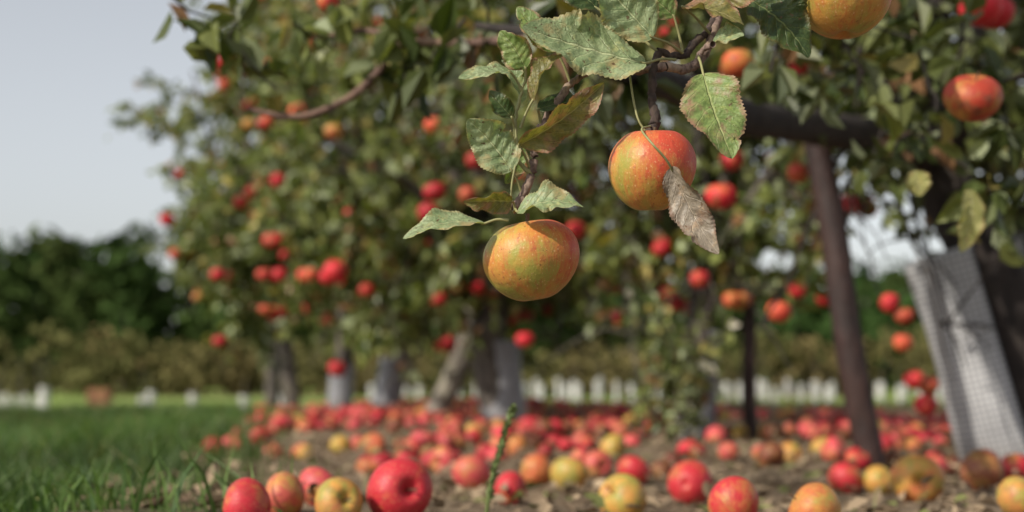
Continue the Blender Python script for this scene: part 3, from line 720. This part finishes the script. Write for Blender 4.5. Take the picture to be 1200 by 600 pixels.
hleaf((790, 20, 1.215), (740, -30, 1.21), 38, (.3, -1, .1), 'green', .3, .05, .06, .2, (800, 60, 1.22), 'leaf_18')
hleaf((850, 0, 1.23), (905, -40, 1.22), 50, (0, -1, .1), 'olive', .3, .05, .06, .2, (842, 15, 1.25), 'leaf_19')
hleaf((630, 128, 1.19), (690, 120, 1.22), 26, (0, -.7, .5), 'dark', .4, .05, .06, .2, (634, 150, 1.2), 'leaf_20')
hleaf((612, 120, 1.195), (588, 70, 1.21), 22, (.5, -.7, .2), 'pale', .4, .05, .06, .2, None, 'leaf_21')
hleaf((592, 215, 1.2), (612, 160, 1.215), 22, (.5, -.7, .2), 'green', .4, .05, .06, .2, None, 'leaf_22')
def stalk(pl, r=1.6):
    p_, r_ = smooth_path(path_px(pl), [px(r)]*len(pl), 7); v, q = tube(p_, r_, 7); build('petiole', v, q, M_PET, parent=hb)
stalk([(762, 148, 1.195), (752, 152, 1.175), (764, 168, 1.155), (780, 186, 1.158), (788, 200, 1.165)], 1.3)
stalk([(738, 88, 1.21), (742, 115, 1.205), (748, 140, 1.2), (758, 156, 1.2)], 1.4)
stalk([(598, 246, 1.19), (600, 215, 1.185), (606, 180, 1.185), (604, 150, 1.185)], 1.3)

hleaf((1072, 200, 2.0), (1078, 230, 2.0), 28, (0, -1, .2), 'yellow', .2, .03, .05, 0, None, 'hanging_leaf_1')
hleaf((1138, 222, 2.0), (1126, 296, 2.0), 34, (.4, -1, .1), 'yellow', .2, .05, .05, .2, None, 'hanging_leaf_2')

def hero_apple(u, v_, d, rpx, c, am, tilt, seed, squash=1.0, doff=(0, 0, 0)):
    r = px(rpx, d); tv, tq, td, st = apple_template(96, 64, seed)
    keep = ~st
    tv = tv[keep]; td = td[keep]; tq = tq[(tq < len(tv)).all(1)]
    tv = tv*np.array([1, 1, squash])
    R = rotm(tilt[:3], tilt[3])
    z = tv[:, 2]; w = tv@R.T
    a = am+.52*z+.38*w[:, 0]
    o = build('apple', (tv*r)@R.T, tq, M_APPLEH, np.tile(c, (len(tv), 1)), a, td+np.array(doff)); o.location = W(u, v_, d)
    sp_, sr = smooth_path(np.array([[0, 0, .40], [0, 0, .7], [.03, 0, .98]])*r, [.03*r, .03*r, .05*r], 6)
    v, q = tube(sp_@R.T, sr, 8); s = build('stem', v, q, M_STEM, parent=o)
    return o
hero_apple(623, 305, 1.2, 56, (.50, .085, .035), .30, (0, 1, 0, -.12), 1, 1.0, (3, 7, 2))
hero_apple(764, 199, 1.2, 50.5, (.50, .070, .035), .52, (1, .3, 0, .12), 2.3, 1.14, (9, 1, 4))
hero_apple(988, -4, 1.26, 57, (.50, .09, .035), .50, (1, 0, 0, -.1), 4, .98, (5, 5, 9))

# ------------------------------------------------------------ light, sky, camera
S = Vector((-.62, -.50, .60)).normalized()
el = math.asin(S.z); az = math.atan2(S.x, S.y)
sd = bpy.data.lights.new('sun', 'SUN'); sd.energy = 5.0; sd.angle = math.radians(.6); sd.color = (1, .93, .81)
so = bpy.data.objects.new('sun', sd); scene.collection.objects.link(so); so.rotation_euler = S.to_track_quat('Z', 'Y').to_euler(); so.location = (0, 0, 10)
w = bpy.data.worlds.new('World'); scene.world = w; w.use_nodes = True; nt = w.node_tree; nt.nodes.clear()
sky = nt.nodes.new('ShaderNodeTexSky'); sky.sky_type = 'NISHITA'; sky.sun_disc = False; sky.sun_elevation = el; sky.sun_rotation = az
sky.dust_density = 1.6; sky.air_density = 1.0; sky.ozone_density = 1.0
hs = nt.nodes.new('ShaderNodeHueSaturation'); hs.inputs['Saturation'].default_value = .28; hs.inputs['Value'].default_value = 1.15
nt.links.new(sky.outputs[0], hs.inputs['Color'])
bg = nt.nodes.new('ShaderNodeBackground'); bg.inputs['Strength'].default_value = .13
wo = nt.nodes.new('ShaderNodeOutputWorld'); nt.links.new(hs.outputs[0], bg.inputs[0]); nt.links.new(bg.outputs[0], wo.inputs[0])
cd = bpy.data.cameras.new('camera'); co = bpy.data.objects.new('camera', cd); scene.collection.objects.link(co)
co.location = (0, 0, CAMZ); co.rotation_euler = (math.radians(90), 0, 0)
cd.sensor_width = 36; cd.lens = F/1200*36; cd.shift_y = 130/1200; cd.clip_start = .05; cd.clip_end = 2000
cd.dof.use_dof = True; cd.dof.focus_distance = 1.18; cd.dof.aperture_fstop = 4.2
scene.camera = co
scene.view_settings.view_transform = 'Standard'; scene.view_settings.look = 'None'; scene.view_settings.exposure = 0
